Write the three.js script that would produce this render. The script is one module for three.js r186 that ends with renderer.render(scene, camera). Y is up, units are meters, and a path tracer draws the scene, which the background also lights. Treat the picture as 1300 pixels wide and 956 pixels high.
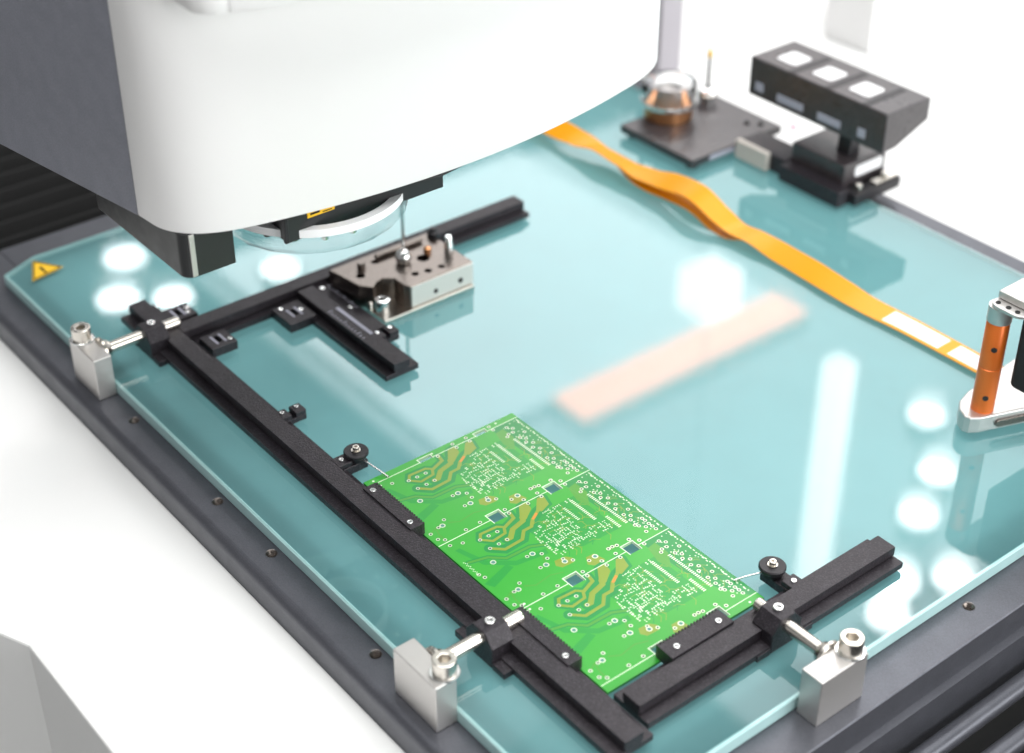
import * as THREE from 'three';
import { RoundedBoxGeometry } from 'three/addons/geometries/RoundedBoxGeometry.js';
import { mergeGeometries, mergeVertices, toCreasedNormals } from 'three/addons/utils/BufferGeometryUtils.js';
import { RectAreaLightUniformsLib } from 'three/addons/lights/RectAreaLightUniformsLib.js';
import { Brush, Evaluator, SUBTRACTION } from 'three-bvh-csg';

// ------------------------------------------------------------------ camera, lamps, exposure
const K = 0.001;                                   // the measurements below are in millimetres
const scene = new THREE.Scene();
scene.background = new THREE.Color(0x000000);      // closed room: nothing of this is seen
const renderer = new THREE.WebGLRenderer({ antialias: true });
renderer.toneMapping = THREE.LinearToneMapping;
renderer.toneMappingExposure = 1.12;
renderer.shadowMap.enabled = true;
RectAreaLightUniformsLib.init();

const F = 2059.66, camera = new THREE.PerspectiveCamera(2 * Math.atan(433.5 / F) * 180 / Math.PI, 1300 / 867, 0.05, 30);
camera.position.set(-0.4812, 0.5617, 0.6009);
{
  const p = 0.58215, y = 0.67519;
  camera.up.set(0, 1, 0);
  camera.lookAt(-0.4812 + Math.sin(y) * Math.cos(p), 0.5617 - Math.sin(p), 0.6009 - Math.cos(y) * Math.cos(p));
}
camera.setViewOffset(1300, 867, 0, 0, 1300, 956);
camera.focus = 0.86;
camera.updateProjectionMatrix();
camera.userData.fStop = camera.getFocalLength() / 10.5;

const LAMP_WHITE = new THREE.Color(1.0, 0.985, 0.96), DAY_WHITE = new THREE.Color(0.95, 0.98, 1.0);
function areaLight(w, h, pos, to, intensity, color) {
  const l = new THREE.RectAreaLight(color, intensity, w, h);
  l.position.set(...pos); l.lookAt(...to); scene.add(l);
  return l;
}
// flat ceiling panels (x, z, width, depth, radiance) and the wide window behind the photographer
const CEIL = 1.8, DROP = [0, 0.04, 0];
const PANELS = [[0.0, 0.35, 2.6, 1.7, 2.25], [1.83, -2.4, 1.1, 1.1, 2.15], [2.55, -1.72, 2.6, 2.5, 1.15]];
PANELS.forEach(([x, z, w, d, i], n) => areaLight(w, d, [x, CEIL - 0.034 - DROP[n], z], [x, 0, z + 1e-4], i, n ? DAY_WHITE : LAMP_WHITE));
areaLight(0.77, 0.12, [1.985, CEIL - 0.092, -1.78], [1.985, 0, -1.7799], 5.5, new THREE.Color(1, 0.38, 0.24));   // pinkish tube lamp
areaLight(0.52, 0.57, [0.11, -0.03, -0.05], [0.11, 1, -0.0499], 0.7, LAMP_WHITE);       // backlight under the frosted glass
const WINDOW = { at: [1.2, 0.6, 2.36], w: 3.2, h: 1.6, i: 2.5 };
areaLight(WINDOW.w, WINDOW.h, [WINDOW.at[0], WINDOW.at[1], WINDOW.at[2] - 0.015], [WINDOW.at[0], WINDOW.at[1], 0], WINDOW.i, new THREE.Color(1, 0.995, 0.99));

// ------------------------------------------------------------------ helpers
let seed = 7;
const rnd = () => { seed = (seed * 1664525 + 1013904223) >>> 0; return seed / 4294967296; };
const rr = (a, b) => a + (b - a) * rnd();
const used = {};
function numbered(n) { const k = used[n] = (used[n] ?? -1) + 1; return k ? n + '_' + String(k).padStart(3, '0') : n; }
function thing(name, label, category, [x, y, z], group) {
  const o = new THREE.Group(); o.name = numbered(name); o.position.set(x * K, y * K, z * K);
  o.userData = { label, category }; if (group) o.userData.group = group;
  scene.add(o); return o;
}
const rootOf = (o) => { while (o.parent && o.parent !== scene) o = o.parent; return o; };
function part(name, geos, mat, parent, label) {              // geometries are in world metres
  const g = [].concat(geos).length > 1 ? merge(geos) : [].concat(geos)[0].clone();
  const p = rootOf(parent).position;
  g.translate(-p.x, -p.y, -p.z);
  const m = new THREE.Mesh(g, mat); m.name = name; m.castShadow = m.receiveShadow = true;
  if (label) m.userData.label = label;
  parent.add(m); return m;
}
function struct(name, geos, mat) {
  const m = new THREE.Mesh([].concat(geos).length > 1 ? merge(geos) : [].concat(geos)[0], mat);
  m.name = numbered(name); m.userData.kind = 'structure'; m.castShadow = m.receiveShadow = true; scene.add(m); return m;
}
function plain(g) {
  let o = g.index ? g.toNonIndexed() : g;
  for (const n of Object.keys(o.attributes)) if (!['position', 'normal', 'uv'].includes(n)) o.deleteAttribute(n);
  return o;
}
const merge = (gs) => mergeGeometries(gs.map(plain));
function boxUV(g) {                                          // uv in metres from the dominant axis of each face
  g = plain(g); const p = g.attributes.position, n = g.attributes.normal, uv = new Float32Array(p.count * 2);
  for (let i = 0; i < p.count; i += 3) {
    const ax = Math.abs(n.getX(i)), ay = Math.abs(n.getY(i)), az = Math.abs(n.getZ(i));
    for (let k = i; k < i + 3; k++) {
      const x = p.getX(k), y = p.getY(k), z = p.getZ(k);
      const [u, v] = ay >= ax && ay >= az ? [x, z] : ax >= az ? [z, y] : [x, y];
      uv[k * 2] = u; uv[k * 2 + 1] = v;
    }
  }
  g.setAttribute('uv', new THREE.BufferAttribute(uv, 2)); return g;
}
function rbox(x0, x1, y0, y1, z0, z1, r = 0.4, seg = 2) {
  const w = (x1 - x0) * K, h = (y1 - y0) * K, d = (z1 - z0) * K;
  const g = new RoundedBoxGeometry(w, h, d, seg, Math.min(r * K, w / 2.05, h / 2.05, d / 2.05));
  g.translate((x0 + x1) / 2 * K, (y0 + y1) / 2 * K, (z0 + z1) / 2 * K); return boxUV(g);
}
// three's creased normals join points closer than a hundredth of a unit, so they are worked out at a larger scale
function creased(g, a) { g.scale(1e4, 1e4, 1e4); const o = toCreasedNormals(g, a); o.scale(1e-4, 1e-4, 1e-4); return o; }
const V2 = (a, b) => new THREE.Vector2(a, b);
function shapeOf(pts) { return new THREE.Shape(pts.map(([a, b]) => V2(a * K, b * K))); }
function extr(shape, depth, bevel, curve = 8) {               // depth in mm, the outline keeps its size
  const b = bevel * K;
  const g = new THREE.ExtrudeGeometry(shape, { depth: Math.max(depth * K - 2 * b, 1e-6), bevelEnabled: b > 0, bevelSize: b, bevelOffset: -b, bevelThickness: b, bevelSegments: 2, curveSegments: curve });
  g.translate(0, 0, b); return g;
}
// outline given as (x, z), raised from y0 to y1
function extrY(pts, y0, y1, bevel = 0.4, holes = [], curve = 8) {
  const s = pts.isShape ? pts : shapeOf(pts.map(([x, z]) => [x, -z]));
  for (const h of holes) s.holes.push(h);
  const g = extr(s, y1 - y0, bevel, curve); g.rotateX(-Math.PI / 2); g.translate(0, y0 * K, 0); return boxUV(g);
}
// outline given as (z, y), run along x
function extrX(pts, x0, x1, bevel = 0.4, holes = []) {
  const s = shapeOf(pts.map(([z, y]) => [-z, y])); for (const h of holes) s.holes.push(h);
  const g = extr(s, x1 - x0, bevel); g.rotateY(Math.PI / 2); g.translate(x0 * K, 0, 0); return boxUV(g);
}
// outline given as (x, y), run along z
function extrZ(pts, z0, z1, bevel = 0.4) { const g = extr(shapeOf(pts), z1 - z0, bevel); g.translate(0, 0, z0 * K); return boxUV(g); }
const circ = (x, z, r) => { const p = new THREE.Path(); p.absarc(x * K, -z * K, r * K, 0, Math.PI * 2, true); return p; };
const rectHole = (x0, x1, z0, z1) => { const p = new THREE.Path(); p.moveTo(x0 * K, -z0 * K); p.lineTo(x1 * K, -z0 * K); p.lineTo(x1 * K, -z1 * K); p.lineTo(x0 * K, -z1 * K); p.closePath(); return p; };
// turned piece: profile of (radius, height along the axis); axis 'x', 'y' or 'z'
function turned(prof, [x, y, z], axis = 'y', seg = 36) {
  let g = new THREE.LatheGeometry(prof.map(([r, h]) => V2(Math.max(r, 1e-4) * K, h * K)), seg);
  g = creased(g, 0.6);
  if (axis === 'x') g.rotateZ(-Math.PI / 2); if (axis === 'z') g.rotateX(Math.PI / 2);
  g.translate(x * K, y * K, z * K); return boxUV(g);
}
const rod = (r, len, at, axis, c = 0.3, seg = 32) => turned([[0, 0], [r - c, 0], [r, c], [r, len - c], [r - c, len], [0, len]], at, axis, seg);
function hexPath(r, rot = 0) { const p = new THREE.Path(); for (let i = 0; i < 6; i++) { const a = rot - i * Math.PI / 3; p[i ? 'lineTo' : 'moveTo'](Math.cos(a) * r * K, Math.sin(a) * r * K); } p.closePath(); return p; }
function capHead(r, h, sock, [x, y, z], axis = 'y', rot = 0.3) {  // socket head: real hexagonal recess
  const s = new THREE.Shape(); s.absarc(0, 0, r * K, 0, Math.PI * 2, false); s.holes.push(hexPath(sock, rot));
  const b = Math.min(0.5, r * 0.12);
  const ring = extr(s, h, b, 20), floor = new THREE.CircleGeometry(sock * 1.05 * K, 12); floor.translate(0, 0, h * 0.35 * K);
  const g = merge([ring, floor]);
  if (axis === 'y') g.rotateX(-Math.PI / 2); if (axis === 'x') g.rotateY(Math.PI / 2);
  g.translate(x * K, y * K, z * K); return boxUV(g);
}

// ------------------------------------------------------------------ textures and materials
function noiseTex(size, fn, srgb) {
  const d = new Uint8Array(size * size * 4);
  for (let y = 0; y < size; y++) for (let x = 0; x < size; x++) { const v = fn(x, y), o = (y * size + x) * 4; for (let c = 0; c < 3; c++) d[o + c] = Math.max(0, Math.min(255, (Array.isArray(v) ? v[c] : v) * 255)); d[o + 3] = 255; }
  const t = new THREE.DataTexture(d, size, size, THREE.RGBAFormat); t.magFilter = THREE.LinearFilter; t.minFilter = THREE.LinearMipmapLinearFilter; t.generateMipmaps = true;
  t.wrapS = t.wrapT = THREE.RepeatWrapping; if (srgb) t.colorSpace = THREE.SRGBColorSpace; t.needsUpdate = true; return t;
}
function valueNoise(n, size) { const g = Array.from({ length: n * n }, rnd), s = (t) => t * t * (3 - 2 * t); return (x, y) => { const u = x / size * n, v = y / size * n, i = Math.floor(u), j = Math.floor(v), a = s(u - i), b = s(v - j), q = (p, r) => g[(r % n) * n + p % n]; return (q(i, j) * (1 - a) + q(i + 1, j) * a) * (1 - b) + (q(i, j + 1) * (1 - a) + q(i + 1, j + 1) * a) * b; }; }
const SZ = 512, nA = valueNoise(220, SZ), nB = valueNoise(90, SZ), nC = valueNoise(9, SZ), nD = valueNoise(24, SZ);
const rep = (t, m) => { const c = t.clone(); c.repeat.set(1 / m, 1 / m); c.needsUpdate = true; return c; };   // one tile every m metres
// pearled (bead-blasted) grain: lighter and darker specks on the anodised skin
const grainCol = noiseTex(SZ, (x, y) => { const b = nB(x, y), s = nA(x, y) * 0.35 + b * 0.65, k = 0.5 + 0.55 * s + (b > 0.72 ? (b - 0.72) * 5 : 0) + 0.15 * (nC(x, y) - 0.5); return [k * 1.03, k * 0.96, k * 1.02].map((v) => v * 0.62); });
const softGrain = noiseTex(SZ, (x, y) => { const s = nA(x, y) * 0.7 + nB(x, y) * 0.3, k = 0.5 + 0.22 * s + 0.06 * (nC(x, y) - 0.5) + (nA(x, y) > 0.93 ? 0.12 : 0); return [k, k, k * 1.01]; });
const grainBump = noiseTex(SZ, (x, y) => nA(x, y) * 0.35 + nB(x, y) * 0.65);
const roughTex = noiseTex(SZ, (x, y) => 0.72 + 0.18 * nD(x, y) + 0.12 * nC(x, y) + 0.08 * nA(x, y));
const brushed = (() => { const row = Array.from({ length: SZ }, rnd), r2 = valueNoise(40, SZ); return noiseTex(SZ, (x, y) => 0.74 + 0.18 * row[y] + 0.1 * r2(x, y)); })();
const plateTex = noiseTex(SZ, (x, y) => { const k = 0.94 + 0.05 * nC(x, y) + 0.04 * nD(x, y) + (nA(x, y) > 0.86 ? 0.05 : 0); return [k, k, k]; });
// wiped glass: faint streaks and finger marks that scatter a little more
const smudge = noiseTex(SZ, (x, y) => { const n = nC(x, y) * 0.5 + nD((x * 3 + y) % SZ, (y * 2) % SZ) * 0.5; return 0.62 + 0.38 * Math.max(0, (n - 0.52) * 3) + (nB(x, y) > 0.93 ? 0.3 : 0); });
const std = (o) => new THREE.MeshStandardMaterial(o), phys = (o) => new THREE.MeshPhysicalMaterial(o);
const C = (r, g, b) => new THREE.Color().setRGB(r, g, b);
const M = {
  black: std({ color: C(0.05, 0.045, 0.052), map: rep(grainCol, 0.05), bumpMap: rep(grainBump, 0.05), bumpScale: 0.00016, roughness: 0.44, roughnessMap: rep(roughTex, 0.1), metalness: 0.25 }),
  blackFine: std({ color: C(0.034, 0.034, 0.038), map: rep(grainCol, 0.03), roughness: 0.45, roughnessMap: rep(roughTex, 0.08), metalness: 0.2 }),
  blackPlastic: std({ color: C(0.016, 0.017, 0.018), roughness: 0.42, roughnessMap: rep(roughTex, 0.1) }),
  satin: phys({ color: C(0.08, 0.072, 0.074), map: rep(grainCol, 0.05), roughness: 0.34, roughnessMap: rep(roughTex, 0.1), clearcoat: 0.3, clearcoatRoughness: 0.3 }),
  postGrey: std({ color: C(0.38, 0.36, 0.39), roughness: 0.6 }),
  milled: std({ color: C(0.74, 0.73, 0.68), metalness: 0.35, roughness: 0.42, roughnessMap: rep(brushed, 0.03) }),
  matBlack: std({ color: C(0.004, 0.004, 0.004), roughness: 0.95 }),
  frame: std({ color: C(0.17, 0.175, 0.2), map: rep(softGrain, 0.06), bumpMap: rep(grainBump, 0.06), bumpScale: 0.00003, roughness: 0.4, roughnessMap: rep(roughTex, 0.15), metalness: 0.55 }),
  steel: std({ color: C(0.72, 0.68, 0.62), metalness: 1, roughness: 0.28, roughnessMap: rep(brushed, 0.02) }),
  bright: std({ color: C(0.85, 0.85, 0.84), metalness: 1, roughness: 0.2, roughnessMap: rep(roughTex, 0.03) }),
  alu: std({ color: C(0.62, 0.6, 0.58), metalness: 0.85, roughness: 0.46, roughnessMap: rep(brushed, 0.03), bumpMap: rep(grainBump, 0.02), bumpScale: 0.00003 }),
  nickel: std({ color: C(0.22, 0.19, 0.17), metalness: 1, roughness: 0.33, roughnessMap: rep(brushed, 0.03) }),
  socket: std({ color: C(0.03, 0.03, 0.03), roughness: 0.7, metalness: 0.4 }),
  white: phys({ color: C(0.82, 0.812, 0.806), roughness: 0.5, roughnessMap: rep(roughTex, 0.25) }),
  cover: std({ color: C(0.82, 0.82, 0.81), roughness: 0.5, roughnessMap: rep(roughTex, 0.3) }),
  wall: std({ color: C(0.8, 0.8, 0.79), roughness: 0.9 }),
  ceiling: std({ color: C(0.3, 0.31, 0.32), roughness: 0.9 }),
  darkWall: std({ color: C(0.42, 0.42, 0.43), roughness: 0.9 }),
  floor: std({ color: C(0.42, 0.42, 0.41), roughness: 0.6 }),
  greyPanel: std({ color: C(0.31, 0.32, 0.37), map: rep(softGrain, 0.05), bumpMap: rep(grainBump, 0.04), bumpScale: 0.00003, roughness: 0.55 }),
  sheet: phys({ color: C(0.168, 0.342, 0.36), map: rep(plateTex, 0.22), roughness: 1, transmission: 0.45, thickness: 0, ior: 1.1 }),
  pane: phys({ color: C(0.93, 0.99, 0.985), transmission: 1, thickness: 0, roughness: 0.055, roughnessMap: rep(smudge, 0.42), ior: 1.62 }),
  glassEdge: phys({ color: C(0.4, 0.6, 0.6), roughness: 0.18, map: rep(plateTex, 0.1) }),
  glass: phys({ color: C(1, 1, 1), transmission: 1, thickness: 0.004, ior: 1.49, roughness: 0.03, attenuationColor: C(0.9, 0.97, 0.96), attenuationDistance: 0.05 }),
  thinGlass: phys({ color: C(0.97, 0.97, 0.97), transmission: 1, thickness: 0, ior: 1.5, roughness: 0.03 }),
  clear: phys({ color: C(0.96, 0.98, 0.98), transmission: 1, thickness: 0, ior: 1.75, roughness: 0.06 }),
  copper: std({ color: C(0.62, 0.3, 0.14), metalness: 0.9, roughness: 0.35, roughnessMap: rep(brushed, 0.02) }),
  orange: phys({ color: C(0.8, 0.17, 0.02), metalness: 0.35, roughness: 0.36, roughnessMap: rep(brushed, 0.02), clearcoat: 0.2, clearcoatRoughness: 0.3 }),
  cable: phys({ color: C(0.84, 0.33, 0.001), roughness: 0.45, specularIntensity: 0.5, clearcoat: 0.12, clearcoatRoughness: 0.2, roughnessMap: rep(roughTex, 0.03) }),
  label: std({ color: C(0.85, 0.85, 0.86), roughness: 0.55 }),
  yellow: std({ color: C(0.85, 0.5, 0.01), roughness: 0.45 }),
  print: std({ color: C(0.42, 0.42, 0.5), roughness: 0.6 }),
  beige: std({ color: C(0.6, 0.55, 0.5), roughness: 0.6 }),
  rubber: std({ color: C(0.012, 0.012, 0.013), roughness: 0.75 }),
};
const glow = (r, g, b, k) => std({ color: C(0.8, 0.8, 0.8), emissive: C(r, g, b), emissiveIntensity: k, roughness: 0.6 });

// ------------------------------------------------------------------ the setting
const BX = (x0, x1, y0, y1, z0, z1) => { const g = new THREE.BoxGeometry(x1 - x0, y1 - y0, z1 - z0); g.translate((x0 + x1) / 2, (y0 + y1) / 2, (z0 + z1) / 2); return boxUV(g); };
const RX0 = -2.6, RX1 = 4.4, RZ0 = -4.2, RZ1 = 2.4, RY0 = -0.95, RY1 = CEIL;
struct('floor', BX(RX0 - 0.1, RX1 + 0.1, RY0 - 0.1, RY0, RZ0 - 0.1, RZ1 + 0.1), M.floor);
struct('ceiling', BX(RX0 - 0.1, RX1 + 0.1, RY1, RY1 + 0.1, RZ0 - 0.1, RZ1 + 0.1), M.ceiling);
struct('wall', BX(RX0 - 0.1, RX1 + 0.1, RY0, RY1, RZ0 - 0.1, RZ0), M.wall);
struct('wall', BX(RX0 - 0.1, RX1 + 0.1, RY0, RY1, RZ1, RZ1 + 0.1), M.wall);
struct('wall', BX(RX0 - 0.1, RX0, RY0, RY1, RZ0, RZ1), M.darkWall);
struct('wall', BX(RX1, RX1 + 0.1, RY0, RY1, RZ0, RZ1), M.wall);
// white machine table round the frame: its left front edge drops away in front of the camera
struct('machine_table', extrY([[-294, 520], [-294, -30], [-420, -320], [-640, -760], [-640, -1100], [1250, -1100], [1250, 520], [402, 520], [402, 290], [398, -388], [-184.5, -388], [-184.5, 520]], -240, -26, 1.5), M.cover);
// ------------------------------------------------------------------ frame
const ev = new Evaluator(); ev.useGroups = false;
function drilled(g, holes) {                                   // holes: [x, z, r] through the top
  let a = new Brush(g); a.updateMatrixWorld();
  for (const [x, z, r] of holes) {
    const c = new THREE.CylinderGeometry(r * K, r * K, 16 * K, 28); c.translate(x * K, -12 * K, z * K);
    const b = new Brush(c); b.updateMatrixWorld(); a = ev.evaluate(a, b, SUBTRACTION);
  }
  return boxUV(a.geometry);
}
{
  const t = thing('base_frame', 'dark grey anodised metal frame with threaded holes around the glass plate', 'frame', [-184, -26, 280]);
  const left = []; for (let i = 0; i <= 8; i++) { const a = Math.PI - i * Math.PI / 16; left.push([-179.5 + 5.2 * Math.cos(a), -13.7 + 5.2 * Math.sin(a)]); }
  const holesL = [[-168.8, -149, 3.1], [-168.8, -51, 3.1], [-168.5, 5.3, 3.1], [-168.3, 102.3, 3.1]];
  part('frame_bar', drilled(extrZ([...left, [-148, -8.5], [-148, -40], [-184.7, -40]], -390, 284, 0), holesL), M.frame, t);
  const front = [[236, -8.5], [279.4, -8.5], [280, -9.1], [280, -27], [284, -27.4], [284, -60], [236, -60]];
  part('frame_bar', drilled(extrX(front, -147.7, 368, 0), [[88.5, 263.7, 3.1], [250, 263.7, 3.1]]), M.frame, t);
  part('frame_bar', rbox(-147.7, 368, -40, -8.5, -390, -340, 1.2), M.frame, t);
  part('frame_bar', rbox(368.3, 401, -40, -8.5, -390, 284, 2.5, 3), M.frame, t);
  part('backlight_panel', rbox(-147, 367, -36, -32, -339, 235, 0.5), glow(1, 0.985, 0.96, 0.55), t);
  for (const [x, z] of [...holesL, [88.5, 263.7]]) {            // threads: a turned zigzag sleeve
    const prof = []; for (let i = 0; i <= 12; i++) prof.push([i % 2 ? 2.5 : 3.05, -8.75 - i * 0.7]);
    part('threaded_hole', [turned([[3.5, -8.42], [3.05, -8.7], ...prof], [x, 0, z])], M.nickel, t); part('hole_floor', turned([[0, -17], [3, -17]], [x, 0, z]), M.socket, t);
  }
}
// ------------------------------------------------------------------ glass plate
{
  const t = thing('glass_plate', 'large teal glass plate with polished edges inside the dark metal frame', 'glass plate', [-163.5, -8, 257]);
  const ol = [[-163.5, 257], [-163.5, -342], [-138, -353.5], [372, -353.5], [372, 257]];
  const pane = new THREE.ShapeGeometry(shapeOf(ol.map(([x, z]) => [x, -z]))); pane.rotateX(-Math.PI / 2);
  part('pane', boxUV(pane), M.pane, t);
  const inset = ol.map(([x, z], i) => [x + (x < 0 ? 1.6 : -1.6), z + (z > 0 ? -1.6 : 1.6)]);
  const fs = new THREE.ShapeGeometry(shapeOf(inset.map(([x, z]) => [x, -z]))); fs.rotateX(-Math.PI / 2); fs.translate(0, -0.003, 0);
  part('frosted_sheet', boxUV(fs), M.sheet, t);
  for (let i = 0; i < ol.length; i++) {                         // ground edges with a small chamfer at the top
    const a = V2(...ol[i]), b = V2(...ol[(i + 1) % ol.length]), d = b.clone().sub(a), L = d.length(), g = extrZ([[0, -8], [-1.5, -8], [-1.5, -0.06], [-1.0, -0.06], [0, -1.0]], 0, L, 0);
    d.normalize(); g.applyMatrix4(new THREE.Matrix4().makeBasis(new THREE.Vector3(d.y, 0, -d.x), new THREE.Vector3(0, 1, 0), new THREE.Vector3(d.x, 0, d.y)));
    g.translate(a.x * K, 0, a.y * K);
    part('glass_edge', g, M.glassEdge, t);
  }
  const tri = [[-140.5, -347], [-127.5, -326.5], [-152, -322]];
  const st = part('warning_sticker', extrY(tri, 0.05, 0.3, 0.05), M.yellow, t, 'yellow triangular warning sticker at the corner of the glass');
  const cx = -140, cz = -331.7, ring = tri.map(([x, z]) => [cx + (x - cx) * 0.8, cz + (z - cz) * 0.8]);
  const s = shapeOf(tri.map(([x, z]) => [cx + (x - cx) * 0.93, -(cz + (z - cz) * 0.93)])); const hp = new THREE.Path(); ring.reverse().forEach(([x, z], i) => hp[i ? 'lineTo' : 'moveTo'](x * K, -z * K)); hp.closePath(); s.holes.push(hp);
  const border = extr(s, 0.1, 0); border.rotateX(-Math.PI / 2); border.translate(0, 0.32 * K, 0);
  part('symbol', [boxUV(border), rbox(-141.2, -139.2, 0.32, 0.42, -336, -329, 0.05), rbox(-141.2, -139.2, 0.32, 0.42, -328, -326, 0.05)], M.matBlack, st);
}

// ------------------------------------------------------------------ rails: T profile with a slit over the foot on each side
const railProfile = (c) => [[-12, 2], [12, 2], [12, 5.6], [7.4, 5.6], [5, 5.6], [5, 6.6], [5.8, 6.6], [5.8, 12], [-5.8, 12], [-5.8, 6.6], [-5, 6.6], [-5, 5.6], [-7.4, 5.6], [-12, 5.6]].map(([a, h]) => [c + a, h]);
function rail(name, label, c, axis, from, to, screws = []) {
  const at = axis === 'z' ? [c, 2, to] : [to, 2, c], t = thing(name, label, 'rail', at, 'black clamping rails on the glass');
  part('profile', axis === 'z' ? extrZ(railProfile(c), from, to, 0.35) : extrX(railProfile(c), from, to, 0.35), M.black, t);
  return t;
}
function screw(parent, x, y, z, r = 1.5, mat = M.bright) { return part('screw', capHead(r, r * 0.62, r * 0.52, [x, y, z], 'y', x * 7 + z), mat, parent); }
const longRail = rail('clamping_rail', 'long black rail along the left edge of the green circuit board', -118.3, 'z', -237, 236);
const crossRail = rail('clamping_rail', 'black rail across the near end of the green circuit board', 217.8, 'x', -104, 75);
const backRail = rail('clamping_rail', 'black rail at the back reaching under the overhanging white head', -192.5, 'x', -112, 160.5);
{
  const shortRail = rail('clamping_rail', 'short black rail with white scale marks pointing from the back rail to the front', -24.8, 'z', -184, -75.5);
  for (let i = 0; i < 13; i++) part('scale_mark', rbox(-29.6, i % 5 ? -27.4 : -25.8, 12, 12.12, -150 + i * 3.2, -149.4 + i * 3.2, 0.05), M.print, shortRail);
  part('scale_strip', rbox(-23.2, -20.6, 12, 12.3, -151, -112, 0.1), M.print, shortRail, 'pale strip set into the top of the short rail');
  part('side_plate', rbox(-18.8, -6, 2, 8.4, -188, -119, 0.5), M.black, shortRail);
  screw(shortRail, -12, 8.4, -150.5, 1.6); screw(shortRail, -13.5, 8.4, -181, 1.6);
  for (let i = 0; i < 16; i++) part('scale_mark', rbox(-9.2, i % 4 ? -8 : -6.8, 8.4, 8.5, -182 + i * 2.2, -181.4 + i * 2.2, 0.05), M.print, shortRail);
}
// ------------------------------------------------------------------ posts that carry the rails
function mountingPost(label, box, scr, shaft) {
  const [x0, x1, z0, z1] = box, t = thing('mounting_post', label, 'post', [(x0 + x1) / 2, -8.5, (z0 + z1) / 2], 'grey metal posts that carry the rails');
  part('block', rbox(x0, x1, -8.4, 20, z0, z1, 0.6, 3), M.alu, t);
  const [sx, sz] = scr;
  const s = part('cap_screw', capHead(5.9, 8, 3.1, [sx, 21.2, sz]), M.steel, t);
  part('washer', turned([[0, 20], [7.2, 20], [7.5, 20.2], [7.5, 20.9], [7.2, 21.2], [0, 21.2]], [sx, 0, sz]), M.bright, t);
  const { axis, at, len } = shaft;                               // the shaft starts at the block and runs along the axis
  const dir = Math.sign(len), L = Math.abs(len);
  const prof = (p) => dir > 0 ? p : p.map(([r, h]) => [r, -h]).reverse();
  part('collar', turned(prof([[0, 0], [7.8, 0], [8.4, 0.6], [8.4, 2.2], [6.4, 3.4], [5.2, 6], [0, 6]]), at, axis), M.steel, t);
  part('shaft', turned(prof([[0, 0], [3.6, 0], [3.6, L - 0.8], [2.9, L], [0, L]]), at, axis), M.steel, t);
}
mountingPost('square grey metal post at the far left edge with a socket screw on top', [-175.5, -163.8, -213, -180], [-169.5, -206.5], { axis: 'x', at: [-163.8, 14.3, -196.5], len: 54 });
mountingPost('grey metal post at the lower left edge, its screw half hidden behind a shaft', [-175.5, -163.2, 129, 163], [-165.8, 157], { axis: 'x', at: [-163.2, 14.3, 144.5], len: 53 });
mountingPost('grey metal post on the front frame bar beside the right end of the cross rail', [-34.5, -2.3, 258.6, 271.3], [-8.2, 265], { axis: 'z', at: [-13.8, 14.3, 258.6], len: -48.5 });
// ------------------------------------------------------------------ clamps between shaft and rail
function railClamp(label, axis, cx, cz, base) {
  const t = thing('rail_clamp', label, 'clamp', [cx, 1, cz], 'faceted black clamps on the rails');
  const prof = [[-10.3, 1], [10.3, 1], [10.3, 13], [4.8, 20], [-4.8, 20], [-10.3, 13]], foot = [[-19.5, 0.6], [19.5, 0.6], [19.5, 4.6], [10.2, 4.6], [-10.2, 4.6], [-19.5, 4.6]];
  const w = 6.9;
  if (axis === 'x') { part('body', extrX(prof.map(([a, h]) => [cz + a, h]), cx - w, cx + w, 0.5), M.black, t); part('foot', rbox(cx - w, cx + w, 0.7, 4.6, cz + 10.4, cz + 19.5, 0.4), M.black, t); part('foot', rbox(cx - w, cx + w, 0.7, 4.6, cz - 19.5, cz - 10.4, 0.4), M.black, t); }
  else { part('body', extrZ(prof.map(([a, h]) => [cx + a, h]), cz - w, cz + w, 0.5), M.black, t); part('foot', rbox(cx + 10.4, cx + 19.5, 0.7, 4.6, cz - w, cz + w, 0.4), M.black, t); part('foot', rbox(cx - 19.5, cx - 10.4, 0.7, 4.6, cz - w, cz + w, 0.4), M.black, t); }
  screw(t, cx, 20, cz, 2.6);
  for (const s of [-1, 1]) axis === 'x' ? screw(t, cx + 4, 4.6, cz + s * 14.5, 1.4) : screw(t, cx + s * 16, 4.6, cz - 3.5, 1.4);
}
railClamp('faceted black clamp on the long rail near the front', 'x', -128.6, 143.5);
railClamp('faceted black clamp on the far end of the long rail beside the slotted plates', 'x', -128.6, -196);
railClamp('faceted black clamp on the cross rail beside its post', 'z', -13.4, 223.6);
// ------------------------------------------------------------------ slotted corner plates
function slottedPlate(label, x0, x1, z0, z1, top, screws) {
  const t = thing('slotted_plate', label, 'bracket', [(x0 + x1) / 2, 2, (z0 + z1) / 2], 'black slotted plates joining the rails');
  const cx = (x0 + x1) / 2, cz = (z0 + z1) / 2, y = top;
  part('plate', extrY([[x0, z0], [x1, z0], [x1, z1], [x0, z1]], 2, y, 0.4, [rectHole(cx - 2, cx + 2, cz - 4, cz + 4)]), M.black, t);
  part('slot_rim', [rbox(cx - 3.6, cx - 2.2, y, y + 0.25, cz - 5, cz + 5, 0.1), rbox(cx + 2.2, cx + 3.6, y, y + 0.25, cz - 5, cz + 5, 0.1)], M.print, t);
  for (const [x, z] of screws) screw(t, x, y, z, 1.5);
}
slottedPlate('slotted black plate behind the left end of the back rail', -112, -92, -221, -205, 9.5, [[-95, -214], [-97, -209]]);
slottedPlate('slotted black plate in the corner between the long rail and the back rail', -105.5, -88, -180, -163, 8.5, [[-91, -167]]);
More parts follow.
